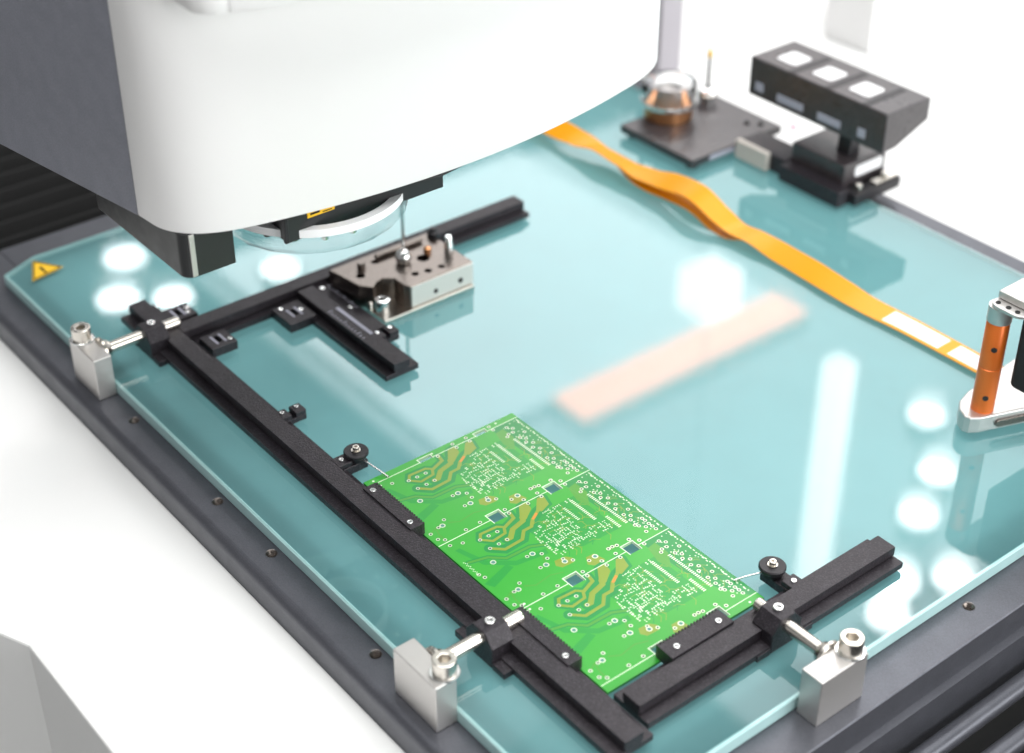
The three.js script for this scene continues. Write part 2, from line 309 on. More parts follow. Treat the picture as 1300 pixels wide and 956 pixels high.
slottedPlate('slotted black plate with two small screws where the short rail meets the back rail', -53, -33, -180, -157, 8.5, [[-48.5, -176], [-38.5, -168]]);
// ------------------------------------------------------------------ toothed board holders
function toothed(label, axis, a0, a1, edge, back, top, screws, teeth, end) {   // teeth on the board side
  const pts = [], n = teeth, p = (a1 - a0) / n, s = Math.sign(edge - back);
  pts.push([a0, back], [a1, back]);
  for (let i = n - 1; i >= 0; i--) pts.push([a0 + (i + 1) * p, edge - s * 1.7], [a0 + (i + 0.72) * p, edge + s * 0.2], [a0 + (i + 0.4) * p, edge + s * 0.2], [a0 + (i + 0.12) * p, edge - s * 1.7]);
  const map = axis === 'z' ? ([a, b]) => [b, a] : ([a, b]) => [a, b];
  const t = thing('toothed_holder', label, 'board holder', [...map([(a0 + a1) / 2, back])].flatMap((v, i) => i ? [3, v] : [v]), 'black toothed holders gripping the circuit board');
  part('jaw', extrY(pts.map(map), 5.35, top, 0.12), M.black, t);
  for (const [x, z] of screws) screw(t, x, top - 0.2, z, 1.7, M.bright);
}
toothed('toothed black holder at the far left corner of the circuit board', 'z', 12.5, 57, -104.4, -113.4, 13.1, [[-110.5, 17.8], [-110.5, 52]], 22);
toothed('toothed black holder halfway down the left edge, partly hidden by a clamp shaft', 'z', 138, 184, -104.4, -113.4, 13.1, [[-110.5, 178.5], [-110.5, 143]], 22);
toothed('toothed black holder on the near end of the circuit board', 'x', -72, -31, 199.6, 211.6, 13.3, [[-65, 207], [-37, 207]], 20);
// ------------------------------------------------------------------ spring arms with a black wheel
function wheelArm(label, bx, bz, dir, wx, wz, tip) {
  const t = thing('wheel_arm', label, 'spring arm', [wx, 3, wz], 'black wheels with a thin spring wire');
  part('carrier', dir === 'x' ? rbox(Math.min(bx, wx) - 2, Math.max(bx, wx) + 5, 2.6, 8, bz - 5, bz + 5, 0.5) : rbox(bx - 5, bx + 5, 2.6, 8, Math.min(bz, wz) - 5, Math.max(bz, wz) + 2, 0.5), M.black, t);
  part('lug', rbox(bx - 4.5, bx + 4.5, 8, 11.2, bz - 4.5, bz + 4.5, 0.5), M.black, t);
  screw(t, bx, 11.2, bz, 1.5);
  const w = part('wheel', turned([[0, 8.2], [5, 8.2], [5.4, 8.6], [5.4, 11.2], [6.6, 11.6], [7.1, 12.2], [7.1, 13.6], [6.6, 14.2], [3.3, 14.2], [3.0, 13.7], [0, 13.7]], [wx, 0, wz], 'y', 48), M.blackFine, t);
  part('wheel_nut', [turned([[0, 13.7], [2.7, 13.7], [2.7, 14.6], [0, 14.6]], [wx, 0, wz]), capHead(1.9, 2.2, 0.8, [wx, 14.6, wz])], M.steel, w);
  const a = new THREE.Vector3(wx, 9.4, wz), b = new THREE.Vector3(...tip), d = b.clone().sub(a).setY(0).normalize(); a.addScaledVector(d, 5.4);
  const pts = [a, a.clone().lerp(b, 0.5).add(new THREE.Vector3(0, 0.3, 0)), b].map((v) => v.multiplyScalar(K));
  part('spring_wire', boxUV(new THREE.TubeGeometry(new THREE.CatmullRomCurve3(pts), 16, 0.55 * K, 10)), M.bright, t);
}
wheelArm('black wheel with a bright wire reaching the far left corner of the board', -107.5, -17.5, 'x', -98, -16.8, [-91.8, 5.7, 5.2]);
wheelArm('black wheel with a thin wire reaching the right edge of the board', 15, 208.5, 'z', 13.2, 195.2, [-3.2, 5.6, 184.8]);
function railStop(label, x, z) {
  const t = thing('rail_stop', label, 'rail stop', [x, 3, z], 'small two part black stops beside the rails');
  part('body', rbox(x - 3, x + 14, 2.6, 6.2, z - 4, z + 4.4, 0.4), M.black, t);
  part('near_lug', rbox(x - 3, x + 4.2, 6.2, 9.6, z - 4, z + 4.4, 0.5), M.black, t); part('far_lug', rbox(x + 7, x + 14, 6.2, 9.6, z - 4, z + 4.4, 0.5), M.black, t);
  screw(t, x + 0.4, 9.6, z - 0.5, 1.4); screw(t, x + 10.4, 9.6, z - 0.8, 1.4);
}
railStop('small black stop with two screws on the long rail between its corner and the wheel', -109, -77.5);
railStop('small black stop at the side of the short marked rail below the metal block', -17.5, -113);
// ------------------------------------------------------------------ circuit board: three equal boards in one panel
{
  const BW = 105, BH = 203, S = 9.5, W = Math.round(BW * S), H = Math.round(BH * S);
  const UNIT = [5, 69.3, 133.6, 198];
  const wins = []; for (const z of UNIT) for (const [a, b] of [[-70, -61.4], [-30.5, -22.4]]) wins.push(z === 5 ? [a, b, 2.2, 5.6] : [a, b, z - 4.5, z + 3.1]);
  const rings = [[-50.3, -6.9], [-45.5, -2.5], [-36, -2.4], [-36.5, -7.5], [-33.7, -7.5], [-31.2, -6.8], [-23.1, -6.4], [-45.5, 1.5], [-36, 1.4], [-19.1, 1.3], [-19.1, -2.6], [-58.8, 1.5], [-73.1, 17.9], [-11.5, 4.4], [-9.2, 7.2], [-11.5, 10.3], [-14.7, 10.1], [-16.7, 11.7], [-11.4, 16.7], [-9.2, 19.4], [-11.4, 22.2], [-8.9, 31.6], [-11.4, 28.5], [-11.6, 34.4], [-11.4, 41], [-9, 43.8], [-11.5, 46.6], [-12.6, 51.3], [-11.4, 53], [-5.8, 49.4], [-5.7, 51.6], [-5.9, 54.8], [-9, 55.9], [-5.8, 57.6], [-5.9, 60.4], [-11.4, 58.8], [-22.8, 57.8], [-19.1, 61.8], [-31.1, 57.4], [-33.6, 56.8], [-36.2, 56.8], [-35.9, 61.9], [-50.3, 57.5], [-45.3, 62], [-58.6, 62], [-56.6, 51.9], [-60, 48], [-73.5, 46], [-66.1, 42.6], [-73.4, 35], [-66.1, 38], [-75.6, 62.1], [-85.2, 62.3], [-89.4, 48.4], [-95.6, 51.8], [-102, 53.6], [-101.5, 59.4], [-98.8, 62], [-78.9, 9.5], [-73.2, 9.6], [-78.7, 18], [-84.5, 9.3], [-84.5, 17.9], [-99.5, 3], [-93, 5.5], [-101.7, 30.5], [-100.5, 34], [-8.6, 25], [-6, 14], [-6.5, 39]];
  const big = [[-45.8, -7.4], [-45.7, 56.9], [-60.6, 50.1], [-69.8, 46.1], [-69.9, 35], [-92.9, 51.8], [-90, 27.5]];
  const traceA = [[-47.6, 1.1], [-50, 1.6], [-57, 11.2], [-65.6, 13.2], [-70.8, 18], [-73.1, 17.9]];
  const traceB = [[-36.6, 2.1], [-38.3, 7.7], [-45.5, 9.7], [-52.2, 13.5], [-56.4, 17.7], [-61.8, 17.8], [-66.7, 22.8], [-78.8, 23.4], [-84.5, 17.9]];
  const loop = [[-84.3, 9.3], [-81.5, 5.7], [-70.9, 6.3], [-68.1, 8.9], [-70.7, 13.2], [-79.6, 14.2], [-84.3, 9.3]];
  const link = [[-68.2, 9.4], [-59.3, 6.2], [-58.3, 1.3]], trD = [[-100.1, 19.8], [-89.8, 22.7], [-82.7, 29.3], [-67.4, 29.7], [-60, 33.5]];
  const thin = [[[-88.8, 51.7], [-83.7, 54.9], [-73.4, 53.5], [-66.8, 55.9]], [[-102, 53.6], [-97, 51], [-92.9, 51.8]], [[-97, 51], [-98.8, 57], [-98.8, 62]], [[-73.4, 35], [-69.9, 35]], [[-66.1, 38], [-69.9, 46.1]], [[-60, 48], [-60.6, 50.1]]];
  const pads = [];                                              // x, w, dx, dw: tinned solder lands, the same on each board
  for (let i = 0; i < 16; i++) pads.push([-25.8, 14.5 + i * 1.3, 2.1, 0.7]);
  for (let i = 0; i < 24; i++) pads.push([-15 + i * 0.02, 16 + i * 1.33, 1.9, 0.72]);
  for (let i = 0; i < 9; i++) pads.push([-19.6, 36.5 + i * 1.3, 2.0, 0.7]);
  for (let i = 0; i < 10; i++) pads.push([-33 + (i % 2) * 0.1, 17 + i * 1.3, 1.8, 0.65]);
  for (let x = -60; x < -22; x += 2.25) for (let w = 13; w < 46; w += 1.95) {
    const lo = x < -45 ? 13 + (-45 - x) * 0.75 : 13, hi = x < -40 ? 46 - (-40 - x) * 0.1 : 45;
    if (w < lo || w > hi || (x > -36 && x < -21 && w > 14 && w < 37) || rnd() < 0.3) continue;
    const big2 = x < -52 && rnd() < 0.4, s = big2 ? rr(1.2, 1.9) : rr(0.5, 1.05), j = rr(-0.4, 0.4), q = rr(-0.4, 0.4);
    if (rnd() < 0.5) pads.push([x + j, w - 0.5 + q, s, 0.72], [x + j, w + 0.75 + q, s, 0.72]); else pads.push([x - 0.55 + j, w + q, 0.75, s], [x + 0.75 + j, w + q, 0.75, s]);
  }
  for (let w = 2; w < 62; w += rr(0.9, 2.6)) pads.push([-2.4 + rr(-0.5, 0.4), w, rr(0.6, 1), rr(0.7, 1.6)]);
  for (let i = 0; i < 46; i++) { const w = rr(2, 62); pads.push([rr(-13.5, -3.6), w, rr(0.5, 0.9), rr(0.5, 0.9)]); }
  const fine = []; for (let i = 0; i < 90; i++) { const x = rr(-55, -6), w = rr(12, 47), l = rr(2, 7); fine.push(rnd() < 0.5 ? [[x, w], [x + l * 0.5, w], [x + l, w + l * 0.5]] : [[x, w], [x, w + l * 0.6], [x - l * 0.4, w + l]]); }
  function draw(st) {
    const cv = document.createElement('canvas'); cv.width = W; cv.height = H; const c = cv.getContext('2d');
    const X = (x) => (x + BW) * S, Z = (z) => z * S;
    c.fillStyle = st.base; c.fillRect(0, 0, W, H);
    c.lineJoin = 'miter'; c.lineCap = 'round';
    const line = (pts, z0, w, col) => { if (!col) return; c.strokeStyle = col; c.lineWidth = w * S; c.beginPath(); pts.forEach(([x, z], i) => c[i ? 'lineTo' : 'moveTo'](X(x), Z(z + z0))); c.stroke(); };
    const poly = (pts, z0, col) => { if (!col) return; c.fillStyle = col; c.beginPath(); pts.forEach(([x, z], i) => c[i ? 'lineTo' : 'moveTo'](X(x), Z(z + z0))); c.closePath(); c.fill(); };
    const dot = (x, z, r, col) => { if (!col) return; c.fillStyle = col; c.beginPath(); c.arc(X(x), Z(z), r * S, 0, 7); c.fill(); };
    for (const z0 of [5, 69.3, 133.6]) {
      c.save(); c.beginPath(); c.rect(0, Z(z0 - 10), W, Z(74.5)); c.clip();
      if (st.gap) {
        poly([[-20, 0], [0, 0], [0, 64], [-4, 64], [-13, 50], [-18, 30]], z0, st.gap);
        poly([[-104, 38], [-86, 33], [-84, 37], [-101, 43]], z0, st.gap2); poly([[-60, 20], [-46, 12], [-21, 12], [-21, 48], [-46, 47], [-58, 42]], z0, st.gap2);
        poly([[-100, 8], [-97, 8], [-92, 24], [-80, 34], [-62, 36], [-63, 40], [-82, 37], [-95, 26]], z0, st.gap2);
        for (const p of [traceA, traceB]) line(p, z0, 6.6, st.gap);
        for (const p of [loop, link]) line(p, z0, 5, st.gap);
        line(trD, z0, 3.2, st.gap);
      }
      for (let i = 0; i < fine.length; i++) line(fine[i], z0, 0.35, i % 3 ? st.trace : st.gap);
      line(traceA, z0, 3.1, st.trace); line(traceB, z0, 2.0, st.trace); line(loop, z0, 1.7, st.trace); line(link, z0, 2, st.trace); line(trD, z0, 1.6, st.trace2);
      poly([[-49, 1], [-45.6, 1], [-47, 6], [-54, 11], [-58.5, 12.5], [-57, 8]], z0, st.trace); poly([[-39, 1], [-34.8, 1.5], [-37, 9], [-44, 11.5], [-46, 9]], z0, st.trace);
      line([[-47.5, 11], [-51.5, 13.2]], z0, 1.5, st.copper);
      for (const p of thin) line(p, z0, 0.7, st.trace2);
      poly([[-53, -5], [-50, -9.8], [-45, -9.6], [-43, -2.4], [-50.5, -2.2]], z0 + 64.4, st.trace);
      poly([[-64.6, 46.5], [-58, 47.2], [-55.5, 50.5], [-57, 53.5], [-64.5, 53], [-66.5, 50]], z0, st.trace);
      poly([[-20, 5], [-14, 4], [-14, 14], [-21, 24], [-23, 16]], z0, st.trace2); poly([[-37, -9], [-30, -8], [-30, -6], [-37.5, -6]], z0 + 64.4, st.trace2);
      for (const [x, w, dx, dw] of pads) { if (st.pad) { c.fillStyle = st.pad; c.fillRect(X(x - dx / 2), Z(z0 + w - dw / 2), dx * S, dw * S); } }
      for (const [x, w] of rings) { dot(x, z0 + w, 1.12, st.pad); dot(x, z0 + w, 0.6, st.hole); }
      for (const [x, w] of big) { dot(x, z0 + w, 1.65, st.pad); dot(x, z0 + w, 1.05, st.hole2 ?? st.hole); }
      for (let i = 0; i < 14; i++) dot(-102.2 + (i % 3) * 0.5, z0 + 18.4 + i * 0.9, 0.32, st.silk);
      c.restore();
    }
    for (const z of UNIT) line([[-104.5, z], [-0.4, z]], 0, 0.5, st.silk);
    for (const [a, b, z0, z1] of wins) line([[a, z1], [a - 0.2, z0 - 0.2], [b + 0.2, z0 - 0.2], [b, z1]], 0, 0.55, st.silk);
    for (const [x, z] of [[-100, 2.4], [-60, 2.4], [-14, 2.2], [-97.5, 135.9], [-97.2, 131.2], [-8, 201]]) dot(x, z, 0.7, st.silk);
    const t = new THREE.CanvasTexture(cv); t.anisotropy = 8; return t;
  }
  const col = draw({ base: '#38a536', gap: '#0f8c42', gap2: '#22983c', trace: '#8b9c34', trace2: '#519a36', copper: '#d98a35', pad: '#efece2', hole: '#3d5348', hole2: '#5c8f8c', silk: '#f3f6ea' });
  col.colorSpace = THREE.SRGBColorSpace;
  const mr = draw({ base: 'rgb(0,84,0)', pad: 'rgb(0,95,190)', hole: 'rgb(0,200,0)', silk: 'rgb(0,150,0)' });
  const relief = draw({ base: 'rgb(120,120,120)', gap: 'rgb(60,60,60)', trace: 'rgb(120,120,120)', pad: 'rgb(170,170,170)', hole: 'rgb(0,0,0)' });
  const board = phys({ color: C(0.82, 0.9, 0.8), map: col, roughness: 1, metalness: 1, roughnessMap: mr, metalnessMap: mr, bumpMap: relief, bumpScale: 0.00012, clearcoat: 0.25, clearcoatRoughness: 0.12 });
  const t = thing('circuit_board', 'green printed circuit board panel of three equal boards gripped by toothed holders', 'circuit board', [0, 3.4, 203]);
  const g = extrY([[-BW, 0], [0, 0], [0, BH], [-BW, BH]], 3.4, 5, 0.12, wins.map(([a, b, z0, z1]) => rectHole(a, b, z0, z1)));
  const p = g.attributes.position, uv = g.attributes.uv;
  for (let i = 0; i < p.count; i++) uv.setXY(i, (p.getX(i) / K + BW) / BW, 1 - p.getZ(i) / K / BH);
  part('board', g, board, t);
}
// ------------------------------------------------------------------ metal test block with its screws, beside the back rail
{
  const t = thing('metal_test_block', 'nickel coloured drilled metal block with bright socket screw before the back rail', 'metal block', [35, 0, -130]);
  const ol = [[-7, -182], [73, -182], [73, -133], [22, -132], [20, -136], [20, -147], [14, -152], [8, -150], [3, -146], [-3, -154]];
  part('block', extrY(ol, 3.6, 20, 0.6, [circ(5, -163, 3.6), circ(43, -141, 3.2), circ(34, -143, 3.2), circ(53, -140, 3), circ(22, -172, 3), circ(50, -156, 5), circ(61, -176, 2.4)], 16), M.nickel, t);
  part('milled_face', rbox(23, 72.6, 4, 19.2, -133.4, -131.6, 0.3), M.milled, t, 'bright milled front of the block');
  part('base_plate', rbox(0, 72, 0.4, 3.6, -182, -129.5, 0.5), M.steel, t);
  part('side_hole', [rod(1.7, 0.5, [42, 9.5, -131.7], 'z', 0.1), rod(1.9, 0.5, [62, 10, -131.7], 'z', 0.1)], M.socket, t);
  part('cap_screw', capHead(5.2, 8.5, 2.6, [7, 3.6, -142]), M.bright, t);
  part('pin', turned([[0, 3.6], [1.4, 3.6], [1.4, 11], [0.9, 12], [0, 12]], [-1, 0, -144]), M.steel, t);
  part('ball', turned(Array.from({ length: 15 }, (_, i) => { const a = -Math.PI / 2 + i * Math.PI / 14; return [5.4 * Math.cos(a), 24 + 5.4 * Math.sin(a)]; }), [37, 0, -160]), M.bright, t);
  part('upright_rod', turned([[0, 20], [1.1, 20], [1.1, 60], [0, 60]], [41.5, 0, -166]), M.bright, t);
  part('rod_tip', turned([[0, 60.1], [2.4, 60.1], [2.8, 61], [2.8, 66], [0, 66]], [41.5, 0, -166]), M.bright, t);
  part('cross_bar', rbox(24, 62, 20, 23.5, -176, -172.5, 1.4, 3), M.nickel, t);
  part('stud', turned([[0, 20], [3, 20], [3, 26], [2.4, 27.5], [2.4, 31], [1.8, 32], [0, 32]], [68, 0, -152]), M.bright, t);
  part('stud', turned([[0, 20], [2.6, 20], [2.6, 23], [0, 24.4]], [57, 0, -161]), M.copper, t);
  part('stud', turned([[0, 20], [2.8, 20], [2.8, 23.4], [2.2, 24.2], [0, 24.2]], [11, 0, -171]), M.nickel, t);
  part('knob', turned([[0, 20], [4.2, 20], [4.2, 23], [2.6, 23.8], [2.6, 26], [0, 26]], [73, 0, -176]), M.blackFine, t);
}
// ------------------------------------------------------------------ machine head
const HY = 170, HT = 620;
{
  const t = thing('machine_head', 'large white machine head with grey side and clear lens ring above the glass', 'machine', [-20.8, HY, -131.7]);
  const q = (a, b, c, n, o) => { for (let i = 0; i < n; i++) { const u = i / n; o.push([0, 1].map((k) => (1 - u) * (1 - u) * a[k] + 2 * u * (1 - u) * b[k] + u * u * c[k])); } };
  const front = [], [ka, kb, kc, kd, ke, kf, kg, kh, ki] = [[-183.4, -68.3], [-182.3, -55.2], [-179.8, -30.8], [-143.6, -22.9], [-20.8, 4.5], [102.0, -26.8], [138.6, -34.9], [150.8, -49.5], [154.9, -68.3]];
  front.push(ka); q(kb, kc, kd, 110, front); q(kd, ke, kf, 150, front); q(kf, kg, kh, 50, front); front.push(kh, ki);
  part('front_shell', smoothSides(extrY([...front, [150.0, -79.6], [-178.5, -79.6]], HY, HT, 1)), M.white, t);
  part('side_panel', extrY([[-183.4, -68.7], [-203.7, -187.0], [-204.6, -191.9], [-171.2, -182.1], [-146.8, -80.0], [-178.1, -80.0]], HY, HT, 0.5), M.greyPanel, t, 'dark grey left side of the head');
  part('rear_body', extrY([[-146.0, -80.4], [149.2, -80.4], [151.6, -82.9], [-170.4, -181.7]], HY + 3, HT, 0.5), M.white, t);
  // the upper cover stands proud of the shell and overhangs it
  const OV = 42, up = front.filter(([x]) => x > -164.7 && x < 113.4).map(([x, z]) => [x, z + OV]), u0 = up[0], u1 = up[up.length - 1];
  const lip = []; for (let i = 0; i <= 10; i++) { const a = Math.PI - i * Math.PI / 20; lip.push([u0[0] + 14 * Math.cos(a), u0[1] - 14 + 14 * Math.sin(a) - 0.4]); }
  part('upper_cover', smoothSides(extrY([[u0[0] - 14, u0[1] - OV - 12], ...lip, ...up.slice(1), [u1[0] + 12, u1[1] - 14], [u1[0] + 12, u1[1] - OV - 12]], 293.7, HT, 9)), M.white, t);
  part('underside', extrY([[-176.1, -74.8], [-169.6, -34.9], [-41.1, -9.7], [113.4, -35.7], [145.9, -62.6], [145.9, -76.4]], HY - 1.4, HY - 0.2, 0.2), M.blackPlastic, t);
  // dark bracket at the corner and the lens housing
  part('bracket', extrY(roundRect(-177.3, -149.3, -131.7, -36.1, 6), 145.2, HY - 0.1, 0.5), M.blackPlastic, t);
  part('bracket_strip', rbox(-173.7, -170.8, 146.0, 169.6, -36.5, -35.5, 0.3), M.alu, t);
  const h = part('lens_housing', rbox(-125.7, -28.1, 153.3, 171.6, -105.7, -23.5, 0.6), M.blackPlastic, t);
  part('corner_rib', rbox(-127.3, -124.9, 153.7, 170.0, -25.2, -22.7, 0.6), M.blackFine, h);
  const wl = part('warning_label', rbox(-113.5, -97.2, 163.9, 168.0, -23.9, -23.0, 0.1), M.yellow, h, 'small yellow warning label on the lens housing');
  part('print_line', [rbox(-111.9, -106.2, 165.3, 166.4, -23.1, -22.8, 0.04), rbox(-104.5, -98.9, 164.6, 165.1, -23.1, -22.8, 0.04), rbox(-104.5, -98.9, 166.3, 166.7, -23.1, -22.8, 0.04)], M.matBlack, wl);
const facets = new THREE.LatheGeometry([[32.53, 141.5], [43.91, 141.1], [48.79, 143.6], [52.04, 147.6], [52.04, 152.1], [49.6, 153.7], [42.28, 154.1], [32.53, 154.1], [29.27, 151.3], [29.27, 144.0], [32.53, 141.5]].map(([r, h]) => V2(r * K, h * K)), 22); facets.rotateY(0.12); facets.translate(-86.7 * K, 0, -63.4 * K);
  const ring = part('lens_ring', boxUV(creased(facets.deleteAttribute('normal'), 0.2)), M.clear, t, 'clear faceted ring under the lens housing');
  part('lens_seat', turned([[46.35, 154.2], [51.23, 154.2], [51.23, 158.6], [46.35, 158.6], [46.35, 154.2]], [-86.7, 0, -63.4], 'y', 64), M.label, ring);
  part('lens_sleeve', turned([[26.83, 143.2], [28.46, 143.2], [28.46, 154.1], [26.83, 154.1], [26.83, 143.2]], [-86.7, 0, -63.4], 'y', 64), M.label, ring);
  for (let i = 0; i < 16; i++) { const a = i / 16 * Math.PI * 2; part('ring_clip', turned([[0, 0], [1.6, 0], [1.9, 0.5], [1.9, 2.2], [0, 2.6]], [-86.7 + 39.84 * Math.cos(a), 146.4, -63.4 + 39.84 * Math.sin(a)], 'y', 14), i % 6 === 1 ? M.socket : M.bright, ring); }
}
function smoothSides(g) { const q = mergeVertices(g.deleteAttribute('uv') && g.deleteAttribute('normal') ? g : g, 1e-7); return boxUV(creased(q, 0.5)); }
function roundRect(x0, x1, z0, z1, r) {                         // only the corner at x0, z1 is rounded
  const o = [[x0, z0]]; for (let i = 0; i <= 8; i++) { const a = Math.PI - i * Math.PI / 16; o.push([x0 + r + r * Math.cos(a), z1 - r + r * Math.sin(a)]); }
  return [...o, [x1, z1], [x1, z0]];
}
// ------------------------------------------------------------------ black bellows behind the frame
{
  const t = thing('bellows', 'black pleated bellows behind the far left corner of the frame', 'bellows', [-300, -60, -396]);
  for (let i = 0; i < 16; i++) { const z = -394 - i * 24; part('pleat', extrX([[z, -60], [z, -36], [z - 3, -34], [z - 12, -12], [z - 15, -12], [z - 23, -34], [z - 23.6, -36], [z - 23.6, -60]], -640, 340, 0.8), M.matBlack, t); }
}
// ------------------------------------------------------------------ dark trough and guide rods in front of the frame
{
  const t = thing('guide_trough', 'dark trough with two guide rods below the front frame bar', 'machine part', [120, -120, 400]);
  part('trough', [rbox(-184, 500, -130, -120, 150, 520, 1), rbox(-184, 500, -120, -28, 470, 520, 1), rbox(-184, 500, -119.9, -60.2, 150, 160, 1)], M.blackPlastic, t);
  part('guide_rod', rod(5.5, 640, [-170, -52, 292.5], 'x', 1), M.frame, t);
  part('guide_rod', rod(5.5, 640, [-170, -58, 312], 'x', 1), M.frame, t);
  part('side_screw', capHead(3.6, 3.2, 1.9, [128, -38, 284], 'z'), M.steel, t);
}
// ------------------------------------------------------------------ orange flat cable with paper labels
{
  const t = thing('flat_cable', 'orange flat cable with white paper labels lying twisted across the glass', 'cable', [262, 0, 0]);
  const st = [[-345, 258, 8, 0.1], [-300, 257, 9, 0.15], [-262, 257, 10, 0.45], [-240, 258, 10, 0.2], [-215, 259, 10, -0.28], [-190, 259, 9, -0.2], [-165, 258, 10, 0.12], [-140, 259, 14, 0.35], [-112, 258, 17, 0.2], [-88, 257.5, 10, 0.1], [-72, 258, 5.5, 0], [-55, 259, 6, 0.05], [-30, 258.5, 5, 0.25], [0, 257, 5, 0.3], [25, 255.5, 4.5, 0.22], [50, 255.5, 3, 0.1], [80, 257.5, 2.5, 0.05], [115, 258, 2.2, 0.02], [150, 258, 2, 0], [190, 259, 2, 0], [250, 262, 4, 0]];
  const cur = (j) => new THREE.CatmullRomCurve3(st.map((s) => new THREE.Vector3(s[0], s[j], s[3] * 10)), false, 'centripetal');
  const cp = new THREE.CatmullRomCurve3(st.map(([z, x, h]) => new THREE.Vector3(x, h, z))), N = 160;
  const tiltAt = (z) => { let i = 0; while (i < st.length - 2 && st[i + 1][0] < z) i++; const k = Math.max(0, Math.min(1, (z - st[i][0]) / (st[i + 1][0] - st[i][0]))), s = k * k * (3 - 2 * k); return st[i][3] * (1 - s) + st[i + 1][3] * s; };
  function ribbon(z0, z1, half, off, thick, n) {
    const sec = [], all = cp.getPoints(1200).filter((p) => p.z >= z0 && p.z <= z1);
    for (let i = 0; i <= n; i++) { const p = all[Math.round(i / n * (all.length - 1))], a = tiltAt(p.z), c = Math.cos(a), s = Math.sin(a); sec.push([[-half, off(i / n)], [half, off(i / n)], [half, off(i / n) + thick], [-half, off(i / n) + thick]].map(([u, v]) => [p.x + u * c - v * s, Math.max(0.25, p.y + u * s + v * c), p.z])); }
    const pos = [], quad = (a, b, c, d) => pos.push(...a, ...b, ...c, ...a, ...c, ...d);
    for (let i = 0; i < n; i++) for (let k = 0; k < 4; k++) quad(sec[i][k], sec[i][(k + 1) % 4], sec[i + 1][(k + 1) % 4], sec[i + 1][k]);
    quad(sec[0][3], sec[0][2], sec[0][1], sec[0][0]); quad(sec[n][0], sec[n][1], sec[n][2], sec[n][3]);
    const g = new THREE.BufferGeometry(); g.setAttribute('position', new THREE.BufferAttribute(new Float32Array(pos.map((v) => v * K)), 3));
    return boxUV(creased(mergeVertices(g, 1e-7), 0.7));
  }
  part('ribbon', ribbon(-345, 250, 9, () => 0, 0.7, 150), M.cable, t);
  const lower = ribbon(-188, -60, 8.9, (u) => -0.8 - 10.5 * Math.sin(Math.PI * u), 0.6, 40); part('ribbon', lower, M.cable, t);
  for (const [a, b] of [[66, 110], [117, 164], [172, 205]]) part('paper_label', ribbon(a, b, 6.7, () => 0.72, 0.12, 16), M.label, t);
}
// ------------------------------------------------------------------ black stage plate and what stands on it
{
  const t = thing('stage_plate', 'black square plate at the back of the glass carrying a clear jar', 'plate', [350, 0, -200]);
  part('plate', rbox(300, 396, 3.6, 10, -240, -160, 0.8), M.satin, t);
  part('side_label', rbox(318, 348, 4.8, 8.6, -160, -159.7, 0.1), M.print, t);
  for (const [x, z] of [[308, -232], [388, -232], [308, -168], [388, -168]]) part('foot', rod(5, 3.4, [x, 0.2, z], 'y', 0.4), M.rubber, t);
  for (const [x, z] of [[385, -172], [378, -180]]) screw(t, x, 10, z, 2.2, M.blackFine);
  const jx = 340, jz = -229;
  const j = thing('clear_jar', 'round clear jar with a copper coloured base, on the black plate', 'jar', [jx, 10, jz]);
  part('copper_base', turned([[0, 10], [18.5, 10], [19, 10.5], [19, 20], [18, 21], [0, 21]], [jx, 0, jz], 'y', 48), M.copper, j);
  part('glass_wall', turned([[17.4, 21.2], [21, 21.2], [21.4, 22], [21.4, 38], [20.6, 39.2], [19.8, 38.8], [19.8, 23], [17.4, 22]], [jx, 0, jz], 'y', 56), M.glass, j);
  part('metal_ring', turned([[19.2, 21.2], [22, 21.2], [22.3, 21.6], [22.3, 24.4], [22, 24.8], [21.6, 24.8]], [jx, 0, jz], 'y', 48), M.bright, j);
  part('lid', turned([[0, 36], [8, 35], [16, 36.5], [19.6, 37.6], [19.6, 38.6], [16, 38], [8, 36.6], [0, 37.4]], [jx, 0, jz], 'y', 48), M.thinGlass, j);
  part('inner_cup', turned([[0, 21.1], [11, 21.1], [12, 33], [9, 34.5], [8, 31], [0, 30]], [jx, 0, jz], 'y', 32), M.alu, j);
  const k = thing('yellow_tipped_pin', 'thin dark pin with a yellow tip standing behind the clear jar', 'pin', [392, 10, -240]);
  part('pin', turned([[0, 10], [1.5, 10], [1.3, 42], [0, 42]], [392, 0, -238]), M.blackFine, k);
  part('tip', turned([[0, 42], [1.8, 42], [2.2, 44], [1.2, 48], [0, 50.5]], [392, 0, -238]), M.yellow, k);
  const b = thing('metal_fitting', 'bright round metal fitting beside the clear jar on the black plate', 'fitting', [385, 10, -222]);
  part('knob', turned([[0, 10], [5, 10], [5, 13], [7.4, 15], [7.8, 18], [6.4, 21], [0, 22]], [382, 0, -228]), M.bright, b);
  part('stem', turned([[7.9, 16.2], [8.3, 16.6], [8.3, 17.4], [7.9, 17.8]], [382, 0, -228]), M.steel, b);
}
